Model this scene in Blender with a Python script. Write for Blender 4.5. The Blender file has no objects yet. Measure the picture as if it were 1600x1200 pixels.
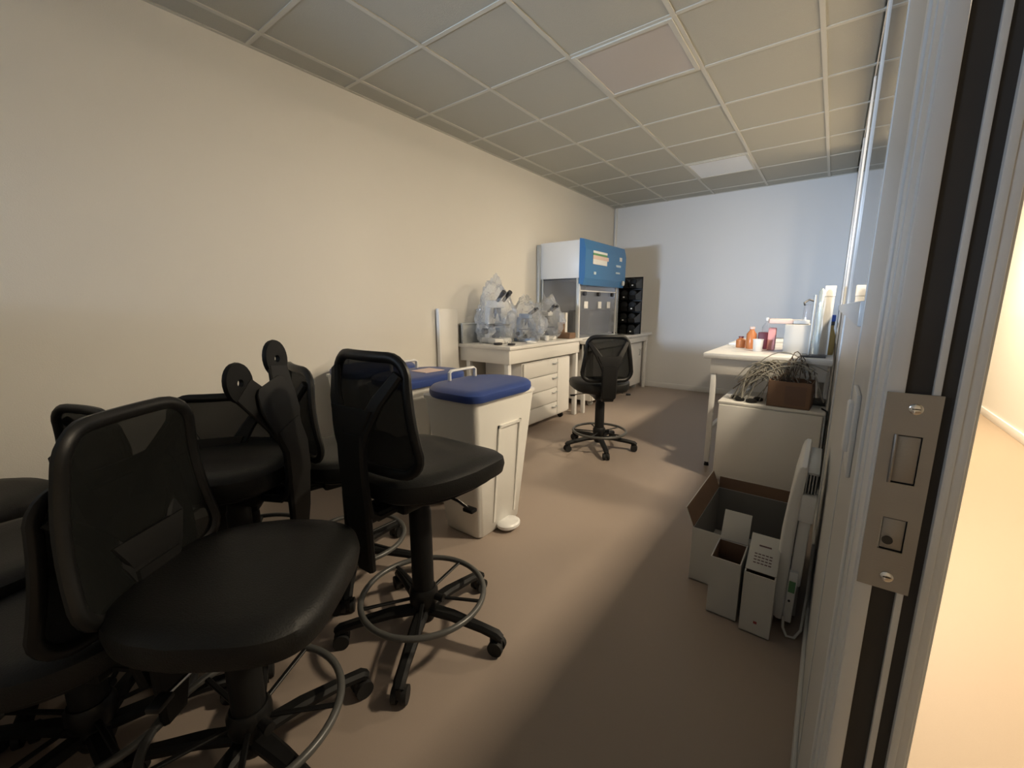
import bpy, bmesh, math, random
from mathutils import Vector, Matrix, noise
random.seed(7)
PI = math.pi
scene = bpy.context.scene
C = scene.collection

# ------------------------------------------------------------------ materials
def mat(name, col, rough=.5, metal=0., spec=.5, bump=0., bscale=40., var=0., vscale=6., trans=0., stretch=(1,1,1), coat=0.):
    m = bpy.data.materials.new(name); m.use_nodes = True
    nt = m.node_tree; b = nt.nodes['Principled BSDF']
    b.inputs['Base Color'].default_value = (*col, 1)
    b.inputs['Roughness'].default_value = rough
    b.inputs['Metallic'].default_value = metal
    b.inputs['Specular IOR Level'].default_value = spec
    if coat: b.inputs['Coat Weight'].default_value = coat
    if var or bump:
        tc = nt.nodes.new('ShaderNodeTexCoord')
        mp = nt.nodes.new('ShaderNodeMapping'); mp.inputs['Scale'].default_value = stretch
        nt.links.new(tc.outputs['Object'], mp.inputs['Vector'])
    if var:
        n = nt.nodes.new('ShaderNodeTexNoise'); n.inputs['Scale'].default_value = vscale; n.inputs['Detail'].default_value = 4
        nt.links.new(mp.outputs['Vector'], n.inputs['Vector'])
        r = nt.nodes.new('ShaderNodeMixRGB')
        r.inputs['Color1'].default_value = (*[c*(1-var) for c in col], 1)
        r.inputs['Color2'].default_value = (*[min(1, c*(1+var)) for c in col], 1)
        nt.links.new(n.outputs['Fac'], r.inputs['Fac']); nt.links.new(r.outputs['Color'], b.inputs['Base Color'])
    if bump:
        n2 = nt.nodes.new('ShaderNodeTexNoise'); n2.inputs['Scale'].default_value = bscale; n2.inputs['Detail'].default_value = 3
        nt.links.new(mp.outputs['Vector'], n2.inputs['Vector'])
        bp = nt.nodes.new('ShaderNodeBump'); bp.inputs['Strength'].default_value = bump; bp.inputs['Distance'].default_value = .004
        nt.links.new(n2.outputs['Fac'], bp.inputs['Height']); nt.links.new(bp.outputs['Normal'], b.inputs['Normal'])
    if trans:
        t = nt.nodes.new('ShaderNodeBsdfTransparent'); mx = nt.nodes.new('ShaderNodeMixShader')
        mx.inputs['Fac'].default_value = trans
        nt.links.new(b.outputs[0], mx.inputs[1]); nt.links.new(t.outputs[0], mx.inputs[2])
        nt.links.new(mx.outputs[0], nt.nodes['Material Output'].inputs['Surface'])
    return m

def glass_mat(name, tint=(1,1,1), rough=0.0, ior=1.5, extra=0.0):
    m = bpy.data.materials.new(name); m.use_nodes = True; nt = m.node_tree
    nt.nodes.remove(nt.nodes['Principled BSDF'])
    t = nt.nodes.new('ShaderNodeBsdfTransparent'); t.inputs['Color'].default_value = (*tint, 1)
    g = nt.nodes.new('ShaderNodeBsdfGlossy'); g.inputs['Roughness'].default_value = rough
    f = nt.nodes.new('ShaderNodeFresnel')
    ge = nt.nodes.new('ShaderNodeNewGeometry'); mr = nt.nodes.new('ShaderNodeMapRange')      # same reflectance on both faces of a thin pane
    mr.inputs['To Min'].default_value = ior; mr.inputs['To Max'].default_value = 1/ior
    nt.links.new(ge.outputs['Backfacing'], mr.inputs['Value']); nt.links.new(mr.outputs['Result'], f.inputs['IOR'])
    mx = nt.nodes.new('ShaderNodeMixShader')
    nt.links.new(f.outputs[0], mx.inputs['Fac']); nt.links.new(t.outputs[0], mx.inputs[1]); nt.links.new(g.outputs[0], mx.inputs[2])
    out = mx
    if extra:
        d = nt.nodes.new('ShaderNodeBsdfDiffuse'); d.inputs['Color'].default_value = (.85, .88, .92, 1)
        m2 = nt.nodes.new('ShaderNodeMixShader'); m2.inputs['Fac'].default_value = extra
        nt.links.new(mx.outputs[0], m2.inputs[1]); nt.links.new(d.outputs[0], m2.inputs[2]); out = m2
    nt.links.new(out.outputs[0], nt.nodes['Material Output'].inputs['Surface'])
    return m

def emit_mat(name, col, s):
    m = bpy.data.materials.new(name); m.use_nodes = True; nt = m.node_tree
    nt.nodes.remove(nt.nodes['Principled BSDF'])
    e = nt.nodes.new('ShaderNodeEmission'); e.inputs['Color'].default_value = (*col, 1); e.inputs['Strength'].default_value = s
    nt.links.new(e.outputs[0], nt.nodes['Material Output'].inputs['Surface'])
    return m

M = {}
M['wall'] = mat('wall_paint', (.80,.775,.72), .55, bump=.15, bscale=220, var=.02, vscale=2)
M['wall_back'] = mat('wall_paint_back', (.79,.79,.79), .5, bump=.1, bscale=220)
M['floor'] = mat('floor_vinyl', (.37,.30,.25), .42, spec=.35, var=.05, vscale=300)
M['corr_floor'] = mat('corridor_floor_vinyl', (.33,.25,.175), .45, spec=.35, var=.05, vscale=300)
M['tile'] = mat('ceiling_tile', (.46,.455,.40), .9, bump=.35, bscale=320, var=.03, vscale=150)
M['tbar'] = mat('ceiling_bar', (.58,.57,.51), .45)
M['panel_off'] = mat('light_diffuser', (.52,.48,.44), .35)
M['panel_off2'] = mat('light_diffuser_cool', (.80,.83,.86), .3)
M['part'] = mat('partition_paint', (.60,.60,.59), .4)
M['alu'] = mat('partition_aluminium', (.66,.69,.72), .3, spec=.6)
M['aluwhite'] = mat('frame_white', (.80,.81,.82), .3)
M['gasket'] = mat('rubber_gasket', (.05,.045,.041), .75)
M['gasket2'] = mat('rubber_gasket_brown', (.07,.06,.052), .8)
M['steelplate'] = mat('strike_steel', (.36,.345,.33), .42, metal=.75, bump=.1, bscale=60, stretch=(1,1,20))
M['chrome'] = mat('chrome', (.8,.8,.8), .15, metal=1)
M['steel'] = mat('stainless', (.50,.52,.52), .4, metal=.35, spec=.5)
M['bplastic'] = mat('black_plastic', (.007,.007,.007), .42, spec=.35)
M['bplastic_soft'] = mat('black_plastic_matt', (.009,.009,.009), .55, spec=.28)
M['vinyl'] = mat('black_vinyl', (.0075,.0075,.007), .5, spec=.36, bump=.25, bscale=260)
M['mesh'] = mat('mesh_fabric', (.009,.010,.009), .8, spec=.15, bump=.4, bscale=500, trans=.22)
M['rubber'] = mat('black_rubber', (.01,.01,.01), .7)
M['ringmet'] = mat('grey_painted_tube', (.09,.09,.085), .35, spec=.6)
M['white'] = mat('white_laminate', (.80,.785,.75), .4)
M['whiteb'] = mat('bright_white', (.82,.82,.81), .35)
M['whitem'] = mat('white_metal', (.76,.76,.75), .35)
M['binbody'] = mat('bin_plastic', (.80,.79,.75), .4, spec=.4)
M['binlid'] = mat('bin_lid_blue', (.030,.062,.24), .42, spec=.5)
M['hoodblue'] = mat('hood_blue', (.03,.17,.42), .35, coat=.3)
M['card'] = mat('cardboard', (.20,.12,.075), .9, var=.1, vscale=14)
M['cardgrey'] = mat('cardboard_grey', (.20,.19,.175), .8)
M['cardwhite'] = mat('cardboard_white', (.60,.59,.56), .7, var=.02)
M['darkgap'] = mat('dark_shadow_gap', (.03,.03,.03), .8)
M['glass'] = glass_mat('partition_glass')
M['clear'] = glass_mat('clear_acrylic', (.90,.90,.92), .03, 1.45, .07)
M['bag'] = glass_mat('plastic_bag', (.96,.965,.97), .2, 1.5, .20)
_b = M['bag'].node_tree; _v = _b.nodes.new('ShaderNodeTexVoronoi'); _v.inputs['Scale'].default_value = 22; _v.feature = 'DISTANCE_TO_EDGE'
_p = _b.nodes.new('ShaderNodeBump'); _p.inputs['Strength'].default_value = 1; _p.inputs['Distance'].default_value = .012
_b.links.new(_v.outputs['Distance'], _p.inputs['Height'])
for _n in _b.nodes:
    if _n.type in ('BSDF_GLOSSY', 'FRESNEL', 'BSDF_DIFFUSE'): _b.links.new(_p.outputs['Normal'], _n.inputs['Normal'])
M['gwhite'] = mat('microscope_white', (.70,.69,.66), .4)
M['gdark'] = mat('microscope_dark', (.05,.05,.055), .4)
M['gblue'] = mat('microscope_blue', (.25,.33,.48), .4)
M['amber'] = mat('amber_plastic', (.55,.20,.07), .3)
M['pink'] = mat('pink_paper', (.78,.35,.33), .6)
M['pinkpale'] = mat('pale_pink', (.75,.58,.53), .6)
M['maroon'] = mat('maroon', (.18,.03,.04), .5)
M['bluecap'] = mat('blue_cap', (.03,.10,.6), .4)
M['mustard'] = mat('mustard', (.45,.33,.12), .5)
M['cable'] = mat('grey_cable', (.30,.29,.25), .6)
M['cable2'] = mat('brown_cable', (.12,.09,.065), .6)
M['cablew'] = mat('white_cable', (.75,.74,.72), .5)
M['green'] = mat('green_print', (.12,.30,.14), .6)
M['lightblue'] = mat('pale_blue', (.62,.75,.85), .4)
M['boxshade'] = mat('box_side_shade', (.38,.43,.50), .6)
M['foil'] = mat('bright_glassware', (.75,.85,.88), .08, metal=.6)
M['ink'] = mat('ink', (.12,.07,.07), .7)
M['inkr'] = mat('ink_red', (.35,.05,.05), .7)
M['lamp'] = emit_mat('assumed_corridor_lamp', (1., .78, .52), 6)  # glow of the assumed corridor lamps

# ------------------------------------------------------------------ helpers
class MB:
    def __init__(s): s.bm = bmesh.new()
    def box(s, x0, x1, y0, y1, z0, z1, bev=0., seg=2, R=None):
        g = bmesh.ops.create_cube(s.bm, size=1)
        vs = g['verts']
        mt = Matrix.Translation(((x0+x1)/2, (y0+y1)/2, (z0+z1)/2)) @ Matrix.Diagonal((abs(x1-x0), abs(y1-y0), abs(z1-z0), 1))
        if R is not None: mt = R @ mt
        bmesh.ops.transform(s.bm, matrix=mt, verts=vs)
        if bev:
            es = list({e for v in vs for e in v.link_edges})
            bmesh.ops.bevel(s.bm, geom=es, offset=bev, segments=seg, affect='EDGES', profile=.5)
        return s
    def tube(s, pts, r, n=10, closed=False, flat=1., up=None):
        pts = [Vector(p) for p in pts]; N = len(pts)
        rs = r if isinstance(r, (list, tuple)) else [r]*N
        rings = []; prev = None
        for i, p in enumerate(pts):
            if closed: t = pts[(i+1) % N]-pts[i-1]
            else: t = pts[min(i+1, N-1)]-pts[max(i-1, 0)]
            t.normalize()
            if up is not None: a = Vector(up)-t*t.dot(Vector(up))
            elif prev is None:
                a = Vector((0,0,1)) if abs(t.z) < .9 else Vector((1,0,0)); a = a-t*t.dot(a)
            else: a = prev-t*t.dot(prev)
            if a.length < 1e-6: a = Vector((1,0,0))
            a.normalize(); prev = a; b = t.cross(a)
            rings.append([s.bm.verts.new(p+a*(math.cos(2*PI*k/n)*rs[i]*flat)+b*(math.sin(2*PI*k/n)*rs[i])) for k in range(n)])
        for i in range(N if closed else N-1):
            A, B = rings[i], rings[(i+1) % N]
            for k in range(n):
                s.bm.faces.new((A[k], A[(k+1) % n], B[(k+1) % n], B[k]))
        if not closed:
            s.bm.faces.new(rings[0][::-1]); s.bm.faces.new(rings[-1])
        return s
    def cyl(s, p0, p1, r0, r1=None, n=20):
        return s.tube([p0, p1], [r0, r0 if r1 is None else r1], n)
    def loft(s, rings, cap=True):
        R = [[s.bm.verts.new(p) for p in ring] for ring in rings]; n = len(R[0])
        for A, B in zip(R, R[1:]):
            for k in range(n): s.bm.faces.new((A[k], A[(k+1) % n], B[(k+1) % n], B[k]))
        if cap:
            s.bm.faces.new(R[0][::-1]); s.bm.faces.new(R[-1])
        return s
    def lathe(s, prof, c=(0,0,0), n=24):
        c = Vector(c)
        return s.loft([[c+Vector((max(r, 1e-4)*math.cos(2*PI*k/n), max(r, 1e-4)*math.sin(2*PI*k/n), z)) for k in range(n)] for r, z in prof])
    def ribbon(s, pts, ws, th, side=None, nrm=None):
        """flat bar swept along pts; side = width direction"""
        pts = [Vector(p) for p in pts]; N = len(pts); rings = []
        for i, p in enumerate(pts):
            t = (pts[min(i+1, N-1)]-pts[max(i-1, 0)]).normalized()
            if nrm is not None: w = Vector(nrm).cross(t).normalized()
            else: w = Vector(side); w = (w-t*t.dot(w)).normalized()
            q = t.cross(w)
            W = ws[i] if isinstance(ws, (list, tuple)) else ws
            c = th*.3
            prof = [(-W/2, -th/2+c), (-W/2+c, -th/2), (W/2-c, -th/2), (W/2, -th/2+c), (W/2, th/2-c), (W/2-c, th/2), (-W/2+c, th/2), (-W/2, th/2-c)]
            rings.append([p+w*a+q*b for a, b in prof])
        return s.loft(rings)
    def prism(s, outline, z0, z1, bev=0.):
        g = [s.bm.verts.new((x, y, z0)) for x, y in outline]; f = s.bm.faces.new(g)
        r = bmesh.ops.extrude_face_region(s.bm, geom=[f])
        vs = [v for v in r['geom'] if isinstance(v, bmesh.types.BMVert)]
        bmesh.ops.translate(s.bm, vec=(0, 0, z1-z0), verts=vs)
        if bev:
            es = list({e for v in g+vs for e in v.link_edges})
            bmesh.ops.bevel(s.bm, geom=es, offset=bev, segments=2, affect='EDGES')
        return s
    def xf(s, m):
        bmesh.ops.transform(s.bm, matrix=m, verts=s.bm.verts); return s
    def build(s, name, material, parent=None, smooth=True, ang=40, loc=None):
        bmesh.ops.recalc_face_normals(s.bm, faces=s.bm.faces)
        me = bpy.data.meshes.new(name); s.bm.to_mesh(me); s.bm.free()
        if smooth:
            me.polygons.foreach_set('use_smooth', [True]*len(me.polygons))
            me.set_sharp_from_angle(angle=math.radians(ang))
        me.materials.append(material)
        o = bpy.data.objects.new(name, me); C.objects.link(o)
        if parent is not None: o.parent = parent
        if loc: o.location = loc
        return o

def thing(name, label, cat, loc=(0,0,0), rz=0., group=None):
    o = bpy.data.objects.new(name, None); o.empty_display_size = .05; C.objects.link(o)
    o.location = loc; o.rotation_euler = (0, 0, rz); return tag(o, label, cat, group)
def tag(o, label, cat, group=None):
    o['label'] = label; o['category'] = cat
    if group: o['group'] = group
    return o
def struct(o): o['kind'] = 'structure'; return o
def lab(o, t): o['label'] = t; return o
def B(name, m, parent, x0, x1, y0, y1, z0, z1, bev=0.003, R=None):
    return MB().box(x0, x1, y0, y1, z0, z1, bev, R=R).build(name, m, parent)
def sup(rx, ry, e, n=40):
    out = []
    for k in range(n):
        a = 2*PI*k/n; c, s_ = math.cos(a), math.sin(a)
        out.append((abs(c)**e*math.copysign(rx, c), abs(s_)**e*math.copysign(ry, s_)))
    return out
def rrect(x0, x1, y0, y1, r, n=5):
    out = []
    rr = r if isinstance(r, (tuple, list)) else (r,)*4
    for sx, sy, a0, r in ((1, 1, 0, rr[0]), (0, 1, PI/2, rr[1]), (0, 0, PI, rr[2]), (1, 0, 1.5*PI, rr[3])):
        cx = x1-r if sx else x0+r; cy = y1-r if sy else y0+r
        for k in range(n+1):
            a = a0+PI/2*k/n; out.append((cx+r*math.cos(a), cy+r*math.sin(a)))
    return out

# ------------------------------------------------------------------ room shell
XL, XR, YB, H = -.18, 2.65, 5.03, 2.64
YR = -3.3            # rear end of the room behind the viewer
def S(name, m, *a, bev=0.):
    return struct(B(name, m, None, *a, bev))
S('floor', M['floor'], XL-.1, 2.68, YR-.1, YB+.1, -.1, 0)
S('floor_corridor', M['corr_floor'], 2.68, 4.2, YR-.1, 8.1, -.1, 0)
S('wall_left', M['wall'], XL-.1, XL, YR-.1, YB+.1, 0, H+.1)
S('wall_back', M['wall_back'], XL, XR+.06, YB, YB+.1, 0, H+.1)
# rear wall with an assumed window opening behind the viewer, on the far left
WX0, WX1, WZ0, WZ1 = -.12, .75, 1.30, 1.75
rw = MB()
rw.box(XL-.1, WX0, YR-.1, YR, 0, H+.1).box(WX1, 4.2, YR-.1, YR, 0, H+.1).box(WX0, WX1, YR-.1, YR, 0, WZ0).box(WX0, WX1, YR-.1, YR, WZ1, H+.1)
struct(rw.build('wall_rear', M['wall'], None, smooth=False))
w = MB()
for x in (WX0, (WX0+WX1)/2-.02, WX1-.04): w.box(x, x+.04, YR-.07, YR-.02, WZ0, WZ1)
for z in (WZ0, WZ1-.04): w.box(WX0, WX1, YR-.07, YR-.02, z, z+.04)
struct(w.build('assumed_rear_window', M['aluwhite'], None))  # assumed window frame, unseen, gives the cool light an opening
# unseen half-height screen behind the viewer, added to cut off the low cool light
S('light_screen_rear', M['part'], XL, 2.2, -1.98, -1.90, 0, 1.28, bev=.004)
# ceiling tiles with a recessed look, bars on the 0.6 m grid
cm = MB()
xs = [XL, 0, .6, 1.2, 1.8, 2.4, XR]
ys = [YR]+[round(.6*k, 2) for k in range(-5, 9)]+[YB]
for i in range(len(xs)-1):
    for j in range(len(ys)-1):
        if (abs(xs[i]-1.2) < .01) and (abs(ys[j]-1.2) < .01 or abs(ys[j]-3.6) < .01): continue
        cm.box(xs[i]+.006, xs[i+1]-.006, ys[j]+.006, ys[j+1]-.006, H-.004, H+.014, .005, 1)
cm.box(XL, XR, YR, YB, H+.016, H+.1)
struct(cm.build('ceiling', M['tile'], None, smooth=False))
tb = MB()
for x in xs[1:-1]: tb.box(x-.012, x+.012, YR, YB, H-.010, H+.02)
for y in ys[1:-1]: tb.box(XL, XR, y-.012, y+.012, H-.0085, H+.02)
tb.box(XL, XL+.02, -1.7, YB, H-.009, H+.02).box(XL, XR, YB-.02, YB, H-.009, H+.02)
struct(tb.build('trim_1', M['tbar'], None, smooth=False))
for (y0, lb, m_) in ((1.2, 'square grey ceiling light panel, switched off, nearer to the door', M['panel_off']), (3.6, 'pale square ceiling light panel close to the far end wall', M['panel_off2'])):
    t = thing('ceiling_light', lb, 'light panel', (1.5, y0+.3, H-.012))
    f = MB()
    for a in ((-.29,-.262,-.29,.29), (.262,.29,-.29,.29), (-.262,.262,-.29,-.262), (-.262,.262,.262,.29)):
        f.box(*a, -.003, .014, .002, 1)
    f.build('frame', M['tbar'], t)
    B('diffuser', m_, t, -.264, .264, -.264, .264, .002, .012, 0)
S('trim_2', M['wall'], XL+.018, XL+.05, YB-.025, YB, .08, H-.01, bev=.003)
S('baseboard_back', M['wall_back'], XL, XR, YB-.014, YB, 0, .075, bev=.003)
S('baseboard_left', M['wall'], XL, XL+.014, -1.7, YB-.014, 0, .075, bev=.003)

# ------------------------------------------------------------------ corridor
S('wall_corridor', M['wall'], 4.05, 4.15, YR, 8.0, 0, H+.1)
S('wall_corridor_end', M['wall'], 2.6, 4.15, 8.0, 8.1, 0, H+.1)
S('wall_corridor_inner', M['wall'], 2.6, 2.71, YB+.1, 8.0, 0, H+.1)
S('ceiling_corridor', M['tile'], 2.71, 4.05, YR, 8.0, H, H+.1)
S('baseboard_corridor', M['whiteb'], 4.035, 4.05, YR, 8.0, 0, .08, bev=.003)
LAMPX = 3.50  # assumed corridor lamps, placed from where the sill shadow falls on the floor
for k, y in enumerate((1.3, 4.2)):
    t = thing('assumed_corridor_light', ('assumed square recessed ceiling lamp in the corridor beyond the glazed partition, nearer to the door',
                                 'assumed square recessed ceiling lamp in the corridor beyond the glazed partition, further down')[k], 'lamp', (LAMPX, y, H-.02), 0, 'assumed corridor ceiling lamps')
    B('frame', M['tbar'], t, -.17, .17, -.17, .17, .004, .02, .003)
    B('diffuser', M['lamp'], t, -.14, .14, -.14, .14, -.002, .005, 0)

# ------------------------------------------------------------------ right partition, X 2.65-2.71
SILL = 1.20
YP = -.14            # end of the solid post next to the door
p = MB()
p.box(XR, 2.71, YP, YB, 0, SILL-.05)
p.box(XR, 2.71, YP, YB, H-.06, H+.1)
p.box(XR, 2.71, 4.0, YB, 0, H+.1)
p.box(XR, 2.71, -.55, YP, 0, H+.1)
p.box(XR, 2.71, -1.75, -.68, 2.2, H+.1)      # above the door
p.box(XR, 2.71, YR, -1.75, 0, H+.1)
struct(p.build('wall_right', M['part'], None, smooth=False))
r_ = MB()
r_.box(XR-.008, 2.718, YP, YB, SILL-.05, SILL, .003)          # rail
for y in (1.28, 2.45, 3.65): r_.box(XR-.004, 2.714, y-.022, y+.022, SILL, H-.06, .003)
for y in (1.28, 2.45, 3.65): r_.box(XR-.006, XR+.003, y-.022, y+.022, .08, SILL-.05, .002)
r_.box(XR-.0015, 2.7115, YP-.012, YP+.012, .08, H-.01, .0007)
struct(r_.build('trim_3', M['alu'], None))
gl = MB()
for a, b in ((YP+.012, 1.258), (1.302, 2.428), (2.472, 3.628), (3.672, 4.0)): gl.box(2.6525, 2.6565, a, b, SILL, H-.06)
struct(gl.build('window_1', M['glass'], None, smooth=False))
S('baseboard_right', M['part'], XR-.010, XR, -.54, YB, 0, .08, bev=.003)

# door frame: casing seen obliquely, then reveal facing the viewer
df = MB()
df.box(XR-.001, 2.699, -.672, -.55, 0, 2.2, .001)             # core casing
df.box(XR-.004, XR, -.566, -.548, 0, 2.2, .0015)
df.box(XR-.0025, XR, -.625, -.600, 0, 2.2, .001)
df.box(XR+.001, 2.6645, -.680, -.670, 0, 2.2, .0012)          # white lip
df.box(2.683, 2.6885, -.680, -.670, 0, 2.2, .001)             # thin inner lip
struct(df.build('trim_4', M['aluwhite'], None))
dc = MB(); dc.box(2.6985, 2.7045, -.684, -.56, 0, 2.2, .001).box(2.7045, 2.712, -.682, -.56, 0, 2.2, .001).box(2.712, 2.7145, -.678, -.56, 0, 2.2, .0005)
struct(dc.build('trim_5', M['aluwhite'], None))
dg = MB(); dg.box(2.6645, 2.683, -.6745, -.671, 0, 2.2).box(2.6885, 2.6985, -.676, -.671, 0, 2.2)
struct(dg.build('trim_6', M['gasket'], None, smooth=False))
dh = MB(); dh.box(2.648, 2.714, -1.72, -.684, 2.14, 2.2, .002).box(2.648, 2.714, -1.75, -1.72, 0, 2.2, .002)
struct(dh.build('trim_7', M['aluwhite'], None))
# strike plate
t = thing('strike_plate', 'brushed metal latch strike plate screwed to the edge of the door frame', 'strike plate', (2.6715, -.6815, .91))
def plate_mesh():
    """plate with two through openings"""
    mb = MB(); X = [-.0195, -.0085, .010, .0195]
    Z = [0, .042, .076, .112, .160, .200]
    for i in range(3):
        for j in range(5):
            if i == 1 and j in (1, 3): continue
            mb.box(X[i], X[i+1], -.0008, .0012, Z[j], Z[j+1])
    bmesh.ops.remove_doubles(mb.bm, verts=mb.bm.verts, dist=1e-5)
    return mb
plate_mesh().build('plate', M['steelplate'], t, smooth=False)
lab(B('latch_lip', M['steelplate'], t, -.0075, .0095, .0005, .003, .113, .159, .001), 'recessed latch cup')
lab(B('bolt_pocket', M['steelplate'], t, -.0075, .0095, .0008, .003, .043, .075, .001), 'recessed bolt cup')
MB().cyl((-.002, .0006, .052), (-.002, -.0004, .052), .0042, n=18).build('bolt_hole', M['gasket'], t)
MB().tube([(-.0085, -.0012, .112), (-.0085, -.003, .118), (-.0085, -.003, .154), (-.0085, -.0012, .16)], .0014, 8).build('striker_edge', M['steelplate'], t)
for z in (.014, .186):
    sc = MB().lathe([(0, 0), (.0052, 0), (.0052, .0006), (.0036, .0016), (0, .0012)], n=20)
    sc.xf(Matrix.Translation((.002, -.0008, z)) @ Matrix.Rotation(PI/2, 4, 'X'))
    so = sc.build('screw', M['chrome'], t)
    B('slot', M['gasket'], so, .002-.003, .002+.003, -.0027, -.0020, z-.0004, z+.0004, 0)
t = thing('wall_plate', 'thin pale plastic plate fixed on the partition beside the door frame', 'wall plate', (XR, -.36, .93))
MB().box(-.006, 0, -.055, .055, 0, .13, .002).build('plate', M['whitem'], t)
MB().box(-.013, -.005, -.02, .02, .03, .11, .003).build('raised_handle', M['whiteb'], t)

# ------------------------------------------------------------------ drafting chairs
def make_chair(label, x, y, face, h, base=0., zt=.37, bare=False, group='black drafting chairs', lean=0., tail=.30, zb=.025):
    """face = compass bearing the seat faces, degrees clockwise from +Y"""
    t = thing('drafting_chair', label, 'chair', (x, y, 0), -math.radians(face), group)
    RB = Matrix.Rotation(math.radians(base), 4, 'Z')
    def rb(mb): return mb.xf(RB)
    rb(MB().lathe([(.0, .055), (.036, .055), (.042, .07), (.042, .105), (.036, .125), (.0, .125)])).build('base_hub', M['bplastic'], t)
    for k in range(5):
        RK = RB @ Matrix.Rotation(2*PI*k/5, 4, 'Z')
        mb = MB().ribbon([(.03, 0, .095), (.12, 0, .095), (.24, 0, .080), (.292, 0, .070), (.305, 0, .058)], [.05, .045, .036, .038, .034], .030, side=(0, 1, 0))
        lg = mb.xf(RK).build('leg', M['bplastic_soft'], t)
        cs = MB()
        for s_ in (-1, 1): cs.cyl((.292, s_*.008, .027), (.292, s_*.024, .027), .027, n=20)
        cs.box(.268, .312, -.010, .010, .022, .062, .004).cyl((.292, -.008, .027), (.292, .008, .027), .012, n=12)
        cs.xf(RK).build('caster', M['rubber'], lg)
    MB().lathe([(.034, .10), (.039, .13), (.039, h-.20), (.035, h-.19), (.030, h-.13), (.0, h-.13)]).build('gas_column', M['bplastic_soft'], t)
    n = 56; zr = .155
    MB().tube([(.22*math.cos(2*PI*k/n), .22*math.sin(2*PI*k/n), zr) for k in range(n)], .0105, 12, closed=True, up=(0, 0, 1)).build('foot_ring', M['ringmet'], t)
    sp = MB()
    for k in range(5):
        a = 2*PI*k/5+.4; c, s_ = math.cos(a), math.sin(a)
        sp.ribbon([(.035*c, .035*s_, zr-.01), (.13*c, .13*s_, zr-.004), (.215*c, .215*s_, zr)], .014, .008, side=(-s_, c, 0))
    sp.lathe([(.0, zr-.035), (.048, zr-.035), (.052, zr-.02), (.052, zr+.015), (.044, zr+.03), (.0, zr+.03)])
    sp.build('ring_spokes', M['bplastic'], t)
    kn = MB().cyl((.05, 0, zr), (.085, 0, zr), .012, .015, 14).xf(RB).build('ring_knob', M['bplastic'], t)
    # mechanism and levers
    mc = MB().box(-.075, .075, -.13, .10, h-.145, h-.09, .012).box(-.045, .045, -.235, -.10, h-.135, h-.105, .008)
    mc.build('tilt_mechanism', M['bplastic'], t)
    for s_ in (1, -1):
        lv = MB().tube([(s_*.07, .02, h-.115), (s_*.17, .015, h-.120), (s_*.23, .0, h-.125)], .005, 8).build('lever', M['chrome'], t)
        MB().box(s_*.215, s_*.255, -.014, .014, h-.133, h-.120, .004).build('paddle', M['bplastic'], lv)
    # seat
    sh = MB().loft([[(x_*(1-.18*max(0, -y_/.24)**1.5), y_, z) for x_, y_ in sup(rx, ry, .6)] for rx, ry, z in ((.13, .13, h-.10), (.19, .19, h-.092), (.222, .222, h-.075), (.226, .226, h-.06))])
    sh.xf(Matrix.Translation((0, .03, 0))).build('seat_shell', M['bplastic_soft'], t)
    rings = []
    for rx, z in ((.222, h-.078), (.238, h-.068), (.244, h-.040), (.240, h-.016), (.222, h-.002), (.18, h+.004), (.11, h+.001), (.04, h-.002)):
        ring = []
        for x_, y_ in sup(rx, rx*.98, .52, 56):
            x_ *= 1-.30*max(0, -y_/.24)**1.5; y_ *= 1.0
            d = -.018*max(0, y_/.24)**3 - .0 + .008*(abs(x_)/.24)**2
            ring.append((x_, y_, z+d))
        rings.append(ring)
    MB().loft([[(a, b+.03, c) for a, b, c in q] for q in rings]).build('seat', M['vinyl'], t)
    # spine: column, dished web and two arms
    yb = -.245
    sm = MB()
    sm.ribbon([(0, -.12, h-.125), (0, -.20, h-.125), (0, yb+.012, h-.10), (0, yb, h-.04), (0, yb-.004, h+.06), (0, yb-.002, h+.15)], [.09, .10, .115, .12, .12, .125], .026, side=(1, 0, 0))
    sm.ribbon([(0, yb+.02*tail/.3, h-tail), (0, yb+.008, h-tail*.6), (0, yb, h-.02)], [.07+.03*(tail < .2), .10, .12], .024, side=(1, 0, 0))
    def fy(x_, z):      # depth of the back frame
        return -.185+.10*(x_/.2)**2*.35-.02*math.sin(min(1, max(0, (z-h)/.37))*PI)-.10*max(0, (z-h)/.37)*lean
    zc = h+zt
    if not bare:
        N = 14
        def hw(v): return .196-.032*max(0, v)**1.5      # half width with height
        rows = []
        for s_ in (-1, 1):
            sm.ribbon([(s_*.028, yb-.002, h+.10), (s_*.055, yb+.002, h+.17), (s_*.10, yb+.022, h+.25), (s_*.148, fy(.15, zc-.05)-.012, zc-.045)], [.055, .058, .044, .034], .022, nrm=(0, -1, 0))
        sm.ribbon([(0, yb-.001, h+.13), (0, yb-.004, h+.18), (0, yb+.004, h+.225)], [.10, .15, .19], .014, side=(1, 0, 0))
        sm.build('spine', M['bplastic_soft'], t)
        # frame loop
        out = []
        z0 = h+zb; HH = zc-z0
        loop = rrect(-1, 1, 0, 1, .0001, 1)
        # rounded trapezoid
        pts = []
        r = .068
        for cx, cz, a0 in ((hw(1)-r, zc-r, 0), (-(hw(1)-r), zc-r, PI/2), (-(hw(0)-r), z0+r, PI), (hw(0)-r, z0+r, 1.5*PI)):
            for k in range(7):
                a = a0+PI/2*k/6; pts.append((cx+r*math.cos(a), cz+r*math.sin(a)))
        dense = []
        for i in range(len(pts)):
            a, b = Vector(pts[i]), Vector(pts[(i+1) % len(pts)])
            m_ = max(1, int((b-a).length/.04))
            for q in range(m_): dense.append(a.lerp(b, q/m_))
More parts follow.
